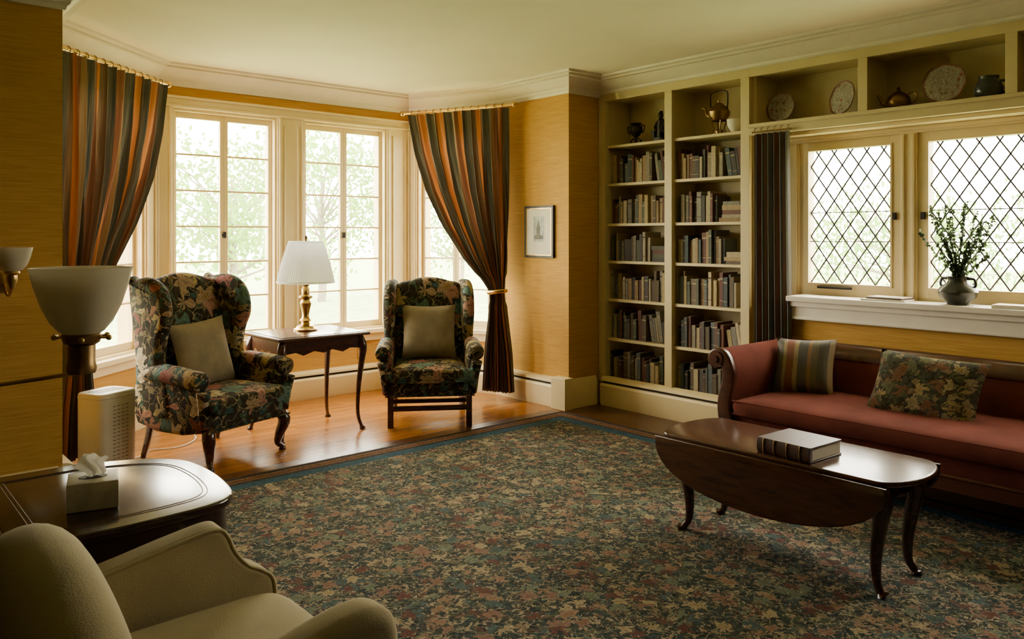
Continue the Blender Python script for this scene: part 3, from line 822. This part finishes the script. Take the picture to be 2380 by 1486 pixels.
b.box((.003, -.003, .0325), (.225, .235, .05), PAPER, M)
b.tube([(-.116, -.125, .0325), (-.116, .125, .0325)], .0325, LEATH, M, n=16, sq=(.35, 1))
for yy in (-.08, -.02, .04, .09): b.tube([(-.122, yy-.004, .0325), (-.122, yy+.004, .0325)], .034, OLDBR, M, n=14, sq=(.25, 1))
b.done('large_book', (0, 0, RZ), bev=.002)

# ------------------------------------------------------------------ sill items
b = B(); vx, vy, vz = 4.97, 1.765, 1.0
b.lathe([(0, 0), (.055, 0), (.06, .012), (.095, .045), (.105, .075), (.095, .10), (.06, .125), (.05, .14), (.058, .16), (.066, .165), (.055, .163), (.04, .14), (0, .13)], VASEM, T(vx, vy, vz), 28)
for s in (-1, 1): b.tube(catmull([(vx, vy+s*.052, vz+.15), (vx, vy+s*.085, vz+.15), (vx, vy+s*.095, vz+.12), (vx, vy+s*.085, vz+.10)], 4, False), .008, VASEM, n=8)
r2 = random.Random(5)
for k in range(19):
    a = pi/2*(1 if k % 2 else 3)+r2.uniform(-.9, .9); sp = r2.uniform(.03, .24); hh = r2.uniform(.22, .50)-sp*.35
    dx, dy = cos(a)*sp*.35, sin(a)*sp*1.0
    pts = catmull([(vx, vy, vz+.13), (vx+dx*.3, vy+dy*.3, vz+.13+hh*.35), (vx+dx*.7, vy+dy*.75, vz+.13+hh*.7), (vx+dx, vy+dy, vz+.13+hh)], 7, False)
    b.tube(pts, .002, TWIG, n=4)
    for i, p in enumerate(pts[3:]):
        for q in range(4):
            M = T(*p) @ Euler((r2.uniform(0, 6.3), r2.uniform(0, 6.3), r2.uniform(0, 6.3))).to_matrix().to_4x4()
            l = r2.uniform(.016, .027); b.add([(0, 0, 0), (l*.5, l*.36, 0), (l, 0, .002), (l*.5, -l*.36, 0)], [(0, 1, 2, 3)], LEAF2, M)
b.done('potted_branches')
b = B(); b.box((4.95, 2.16, 1.006), (.17, .26, .010), PAPER, rot=R(4, 'Z')); b.box((4.955, 2.15, 1.016), (.15, .22, .008), LEATH, rot=R(-3, 'Z')); b.box((4.955, 2.15, 1.0225), (.145, .215, .004), PAPER, rot=R(-3, 'Z')); b.done('sill_booklets')
b = B(); b.box((4.93, 1.46, 1.008), (.14, .20, .014), PAPER, rot=R(6, 'Z')); b.box((4.93, 1.46, 1.018), (.13, .19, .005), CREAM, rot=R(2, 'Z')); b.done('sill_papers')

# ------------------------------------------------------------------ niche china
NZ1 = NZ+.001
def plate(y, z, r, turn=0, x=5.09):
    b = B(); M = T(x, y, z+r*.98+.012) @ R(turn, 'Z') @ R(-90+10, 'Y')
    b.lathe([(0, .004), (r*.55, .004), (r*.62, .010), (r*.86, .018)], CHINA, M, 32)
    b.lathe([(r*.86, .018), (r*.97, .021), (r*.96, .024)], CHINAR, M, 32, lambda j: 1+.02*cos(j*pi/2))
    b.lathe([(0, -.002), (r*.5, -.002), (r*.62, .004), (r*.97, .018)], CHINA, M, 32)
    b.tube([(x-.04, y-.05, z+.004), (x-.03, y-.04, z+.024), (x+.05, y-.03, z+.006)], .003, BLACK, n=5); b.tube([(x-.04, y+.05, z+.004), (x-.03, y+.04, z+.024), (x+.05, y+.03, z+.006)], .003, BLACK, n=5)
    b.done('decorative_plate')
plate(2.95, NZ1, .112); plate(2.50, NZ1, .122, -24); plate(1.88, NZ1, .128)
def teapot(name, x, y, z, s, mat, M2=None, turn=90):
    b = B(); M = T(x, y, z) @ R(turn, 'Z') @ Matrix.Scale(s, 4)
    b.lathe([(0, 0), (.05, 0), (.055, .01), (.08, .04), (.095, .08), (.085, .12), (.05, .15), (.045, .155), (.03, .165), (.012, .175), (.01, .18), (.018, .19), (.008, .205), (0, .207)], mat, M, 24)
    b.tube(catmull([(.08, 0, .06), (.13, 0, .08), (.15, 0, .12), (.175, 0, .155)], 4, False), [.022-.001*i for i in range(13)], mat, M, n=10)
    b.tube(catmull([(-.07, 0, .13), (-.12, 0, .15), (-.15, 0, .12), (-.14, 0, .07), (-.085, 0, .05)], 5, False), .008, mat, M, n=8)
    b.done(name)
teapot('teapot', 5.04, 2.13, NZ1, .72, OLDBR, turn=90)
b = B(); b.lathe([(0, 0), (.04, 0), (.07, .03), (.078, .07), (.06, .11), (.05, .125), (.055, .14), (.045, .138), (0, .12)], VASEM, T(5.05, 1.63, NZ1), 20)
b.tube(catmull([(5.05, 1.57, NZ+.11), (5.05, 1.53, NZ+.10), (5.05, 1.54, NZ+.05), (5.05, 1.58, NZ+.03)], 4, False), .007, VASEM); b.done('jug')
b = B(); kx, ky, kz = 5.05, 3.44, 2.146
for a in range(4):
    t = pi/4+a*pi/2; b.tube([(kx+.06*cos(t), ky+.06*sin(t), kz), (kx+.035*cos(t), ky+.035*sin(t), kz+.05), (kx+.055*cos(t), ky+.055*sin(t), kz+.11)], .005, OLDBR, n=6)
b.lathe([(.05, 0), (.06, .004), (.05, .008)], OLDBR, T(kx, ky, kz+.108), 20, lambda j: 1); b.lathe([(0, 0), (.03, 0), (.032, .03), (.012, .045), (0, .045)], OLDBR, T(kx, ky, kz+.005), 16)
b.lathe([(0, .0), (.05, .0), (.075, .03), (.082, .065), (.06, .10), (.035, .115), (.03, .125), (.01, .135), (.012, .15), (0, .155)], OLDBR, T(kx, ky, kz+.112), 24)
b.tube(catmull([(kx, ky+.07, kz+.15), (kx, ky+.11, kz+.17), (kx, ky+.12, kz+.21), (kx, ky+.15, kz+.225)], 4, False), [.014-.0006*i for i in range(13)], OLDBR, n=8)
b.tube(catmull([(kx, ky+.07, kz+.19), (kx, ky+.075, kz+.26), (kx, ky+.06, kz+.325), (kx, ky-.06, kz+.325), (kx, ky-.075, kz+.26), (kx, ky-.07, kz+.19)], 5, False), .005, BLACK, n=8)
b.done('kettle')
b = B(); b.lathe([(0, 0), (.025, 0), (.03, .01), (.055, .05), (.062, .10), (.058, .10), (.05, .05), (0, .015)], PAPER, T(5.02, 3.28, 2.146), 24); b.done('white_bowl')
b = B(); b.lathe([(0, 0), (.04, 0), (.035, .01), (.012, .025), (.012, .06), (.03, .075), (.055, .11), (.05, .15), (.035, .16), (.05, .175), (.04, .178), (0, .15)], BLACK, T(5.05, 4.24, 2.146), 20)
for s in (-1, 1): b.tube(catmull([(5.05, 4.24+s*.04, 2.29), (5.05, 4.24+s*.085, 2.30), (5.05, 4.24+s*.08, 2.25), (5.05, 4.24+s*.05, 2.24)], 4, False), .005, BLACK, n=6)
for s in (-1, 1): b.tube([(5.05, 4.24+s*.04, 2.146), (5.05, 4.24+s*.055, 2.18), (5.05, 4.24+s*.02, 2.20)], .006, BLACK, n=6)
b.done('urn')
b = B(); g = T(5.03, 3.97, 2.146)
b.sup((0, 0, .02), (.10, .10, .04), BLACK, g, e1=.4, e2=.4, nu=20, nv=8)
b.tube([(0, 0, .03), (0, .005, .07), (0, .0, .12), (0, -.008, .165), (0, -.005, .185)], [.045, .04, .032, .036, .014], BLACK, g, n=12)
b.sup((-.005, -.004, .21), (.045, .042, .055), BLACK, g, e1=1, e2=1, nu=14, nv=10)
b.sup((.004, -.002, .235), (.03, .03, .025), BLACK, g, e1=1, e2=1, nu=12, nv=8)
for s in (-1, 1):
    b.tube([(0, s*.034-.006, .16), (-.015, s*.045, .12), (-.04, s*.022, .10)], [.014, .012, .009], BLACK, g, n=8)
    b.tube([(0, s*.025, .06), (-.055, s*.032, .075), (-.05, s*.025, .035)], [.022, .018, .012], BLACK, g, n=8)
b.done('figurine')

# ------------------------------------------------------------------ air purifier
b = B(); ap = T(1.285, 5.14, 0) @ R(28, 'Z')
def rr(w, d, e=.4, n=40):
    pw = lambda x: (abs(x)**e)*(1 if x >= 0 else -1)
    return [(w/2*pw(cos(2*pi*i/n)), d/2*pw(sin(2*pi*i/n))) for i in range(n)]
b.slab(rr(.27, .22), .46, .012, WHITEP, ap @ T(0, 0, .25)); b.slab(rr(.25, .20), .02, .004, GREYP, ap @ T(0, 0, .012))
b.slab(rr(.274, .224), .012, .004, WHITEP, ap @ T(0, 0, .455))
for i in range(9):
    for j in range(6): b.box((-.085+.021*i, -.045+.018*j, .4805), (.013, .008, .002), GREYP, ap)
for i in range(16):
    for j in range(4): b.box((-.045+.03*j, -.1102, .07+.022*i), (.018, .0015, .004), GREYP, ap)
b.done('air_purifier')
b = B(); b.tube(catmull([(1.40, 5.22, .03), (1.5, 5.30, .006), (1.62, 5.42, .006), (1.78, 5.38, .006), (1.95, 5.55, .006), (2.0, 5.9, .006), (2.0, 6.22, .10)], 6, False), .004, WHITEP, n=6); b.done('power_cord')

# ------------------------------------------------------------------ end table (left foreground)
b = B()
oc = [(.34, 2.86), (.34, 2.17), (.60, 2.165), (.80, 2.18), (.89, 2.24), (.925, 2.40), (.925, 2.58), (.895, 2.70), (.80, 2.79), (.62, 2.86)]
out = [oc[0], oc[1]]+catmull(oc[2:], 4, False)
b.slab(out, .026, .008, DARKW, T(0, 0, .637))
cxn, cyn = .63, 2.51
def sh(k, pts): return [(cxn+(p[0]-cxn)*k, cyn+(p[1]-cyn)*k) for p in pts]
b.slab(sh(.95, out), .10, .002, DARKW, T(0, 0, .575))
INL = plain('inlay_line', (.12, .06, .028), .3)
for k in (.80, .76):
    q = sh(k, out); b.tube([(p[0], p[1], .6500) for p in q+[q[0]]], .0014, INL, n=5)
for (lx, ly) in ((.40, 2.25), (.80, 2.28), (.40, 2.76), (.78, 2.70)):
    b.tube([(lx, ly, .58), (lx, ly, .3), (lx, ly, .0)], [.028, .022, .015], DARKW, n=12)
b.slab(sh(.8, out), .02, .004, DARKW, T(0, 0, .22))
b.done('end_table', (0, 0, RZ))
b = B(); M = T(.565, 2.40, .651+RZ) @ R(-14, 'Z')
ACR = plain('tissue_box_card', (.48, .43, .31), .35, var=.2, vs=25)
b.slab([(-.062, -.062), (.062, -.062), (.062, .062), (-.062, .062)], .075, .004, ACR, M @ T(0, 0, .0375))
b.slab([(.035*cos(2*pi*i/20), .02*sin(2*pi*i/20)) for i in range(20)], .002, 0, DARK, M @ T(0, 0, .0755))
def tf(u, v):
    a = u*2-1; return (a*.035*(.5+v*.7)+.008*sin(v*6), .012*sin(a*5+v*3)*(.4+v), .074+.065*v*(1-.35*a*a)+.004*sin(a*9))
b.grid(tf, 16, 10, TISSUE, M)
b.done('tissue_box')

# ------------------------------------------------------------------ lamps with glass bowls
b = B(); bx, by = .595, 2.66
BP = [(.048, 1.103), (.062, 1.112), (.085, 1.14), (.109, 1.19), (.128, 1.25), (.139, 1.298), (.142, 1.304), (.136, 1.302), (.124, 1.25), (.104, 1.19), (.080, 1.146), (.055, 1.12), (.0, 1.115)]
b.lathe(BP, BOWLG, T(bx, by, 0), 48)
b.lathe([(0, .985), (.038, .985), (.042, 1.0), (.038, 1.02), (.038, 1.07), (.05, 1.078), (.056, 1.10), (.05, 1.108), (0, 1.108)], OLDBR, T(bx, by, 0), 28)
for a in (.3, .3+pi*2/3, .3+pi*4/3, -.65, 2.5):
    b.tube([(bx+.045*cos(a), by+.045*sin(a), 1.092), (bx+.075*cos(a), by+.075*sin(a), 1.092)], .004, BRASS, n=6); b.sup((bx+.08*cos(a), by+.08*sin(a), 1.092), (.018, .018, .018), BRASS, e1=1, e2=1, nu=10, nv=6)
b.tube([(bx, by, .99), (bx-.01, by+.003, .985), (.15, 2.83, .935)], .0065, BRASS, n=10)
b.tube([(.15, 2.83, .02), (.15, 2.83, 1.0)], .011, BRASS, n=14)
b.lathe([(0, .98), (.018, .985), (.02, 1.0), (.008, 1.02), (.012, 1.035), (0, 1.045)], BRASS, T(.15, 2.83, 0), 16)
b.lathe([(0, 0), (.13, 0), (.135, .012), (.10, .022), (.03, .035), (.018, .06), (0, .06)], BRASS, T(.15, 2.83, RZ), 32)
b.done('floor_lamp')
b = B(); sx_, sy_ = .675, 4.33
b.lathe([(.028, 1.232), (.045, 1.24), (.062, 1.262), (.076, 1.30), (.086, 1.345), (.083, 1.345), (.07, 1.30), (.055, 1.262), (0, 1.245)], BOWLG, T(sx_, sy_, 0), 36)
b.lathe([(0, 1.15), (.012, 1.152), (.016, 1.17), (.024, 1.19), (.022, 1.215), (.034, 1.225), (.03, 1.238), (0, 1.238)], BRASS, T(sx_, sy_, 0), 20)
b.tube(catmull([(sx_, sy_, 1.165), (sx_, sy_+.06, 1.12), (sx_, sy_+.14, 1.12), (sx_, sy_+.215, 1.17)], 5, False), .007, BRASS, n=8)
b.lathe([(0, 0), (.045, 0), (.05, .006), (.03, .015), (0, .018)], BRASS, T(sx_, 4.549, 1.17) @ R(90, 'X'), 20)
b.done('wall_sconce')

# ------------------------------------------------------------------ cream armchair (foreground)
b = B(); f = CREAMF
b.sup((.60, 1.74, .34), (.56, .56, .22), f, e1=.3, e2=.2); b.sup((.64, 1.74, .42), (.54, .46, .14), f, e1=.45, e2=.25, sag=.15)
bk = catmull([(-.31, .22), (-.35, .45), (-.35, .64), (-.29, .74), (-.16, .805), (0, .83), (.16, .805), (.29, .74), (.35, .64), (.35, .45), (.31, .22)], 5)
b.slab(bk, .17, .08, f, T(.36, 1.70, 0) @ T(0, 0, .4) @ R(-8, 'Y') @ T(0, 0, -.4) @ R(90, 'Z') @ XZ, seg=6)
far = catmull([(.34, .20), (.32, .53), (.42, .59), (.56, .62), (.68, .642), (.755, .650), (.782, .628), (.80, .585), (.835, .54), (.875, .515), (.905, .48), (.91, .38), (.89, .2)], 5)
near = catmull([(.34, .20), (.32, .60), (.42, .59), (.56, .58), (.68, .61), (.79, .632), (.86, .63), (.90, .59), (.905, .48), (.89, .2)], 5)
b.slab(far, .09, .018, f, T(0, 2.035, 0) @ XZ, seg=5)
b.slab(near, .11, .035, f, T(0, 1.43, 0) @ XZ, seg=5)
b.tube([(p[0], 1.995, p[1]-.004) for p in far[12:56]], .0045, f, n=6)
for (lx, ly) in ((.38, 1.48), (.38, 1.98), (.84, 1.48), (.84, 1.98)): b.tube([(lx, ly, .25), (lx, ly, 0)], [.028, .018], MAHOG, n=10)
b.done('cream_armchair', (0, 0, RZ), ang=60)

# ------------------------------------------------------------------ exterior
b = B(); b.bb(-40, 50, 6.7, 60, -.7, -.6, LAWN); b.bb(5.6, 50, -40, 6.7, -.7, -.6, LAWN); b.bb(-40, 5.6, -40, -3, -.7, -.6, LAWN); b.done('lawn')
r3 = random.Random(11)
def tree(loc, h, cr, nleaf=3500):
    b = B()
    b.tube([(0, 0, 0), (.1, 0, h*.3), (0, .1, h*.55), (.1, .1, h*.8)], [.14, .10, .08, .03], BARK, n=8)
    cl = []
    for k in range(26):
        a = r3.uniform(0, 2*pi); rr_ = cr*sqrt(r3.random()); zz = h*r3.uniform(.35, 1.0)
        c = (cos(a)*rr_, sin(a)*rr_, zz); cl.append(c)
        b.tube([(0, 0, zz*.6), (c[0]*.5, c[1]*.5, zz*.85), c], [.035, .02, .008], BARK, n=5)
    for k in range(nleaf):
        c = r3.choice(cl); q = [c[i]+r3.gauss(0, .45) for i in range(3)]; q[2] = max(.3, q[2])
        M = T(*q) @ Euler((r3.uniform(0, 6.3), r3.uniform(0, 6.3), 0)).to_matrix().to_4x4(); l = r3.uniform(.10, .2)
        b.add([(0, 0, 0), (l*.5, l*.3, 0), (l, 0, 0), (l*.5, -l*.3, 0)], [(0, 1, 2, 3)], LEAF, M)
    b.done('tree', loc)
for loc, h, cr in (((7.5, 19, -.6), 4.2, 2.2), ((11.5, 22, -.6), 4.8, 2.8), ((4.5, 23, -.6), 3.6, 2.5), ((16, 21, -.6), 4.4, 2.6), ((22, 9, -.6), 2.8, 2.6), ((23, 3.5, -.6), 2.4, 2.4)):
    tree(loc, h, cr, 3200)

# ------------------------------------------------------------------ world + portals
w = bpy.data.worlds.new('World'); SC.world = w; w.use_nodes = True
bg = w.node_tree.nodes['Background']; bg.inputs[0].default_value = (1.0, .915, .76, 1); bg.inputs[1].default_value = 42
def portal(c, n, sx, sy):
    l = bpy.data.lights.new('window_portal', 'AREA'); l.shape = 'RECTANGLE'; l.size = sx; l.size_y = sy
    l.cycles.is_portal = True
    o = bpy.data.objects.new('window_portal', l); SC.collection.objects.link(o); o.location = c
    o.rotation_euler = Vector(n).to_track_quat('-Z', 'Y').to_euler()
def wportal(p0, p1, u0, u1):
    M, L = frame(p0, p1); c = M @ Vector(((u0+u1)/2, .21, (WZ0+WZ1)/2)); n = M.to_3x3() @ Vector((0, -1, 0)); portal(c, n, u1-u0, WZ1-WZ0)
wportal(P[3], P[4], .13, .98); wportal(P[3], P[4], 1.22, 2.05); wportal(P[2], P[3], .14, Lla-.14); wportal(P[4], P[5], .1, Lra-.1)
portal((5.35, 1.7, 1.53), (-1, 0, 0), 2.4, 1.1)

# ------------------------------------------------------------------ camera
cam = bpy.data.cameras.new('camera'); co = bpy.data.objects.new('camera', cam); SC.collection.objects.link(co)
co.location = (0, 0, 1.4); co.rotation_euler = (radians(90), 0, radians(-41.1))
cam.sensor_width = 36; cam.lens = 1843/2380*36; cam.shift_y = -195/2380; cam.clip_start = .05
SC.camera = co
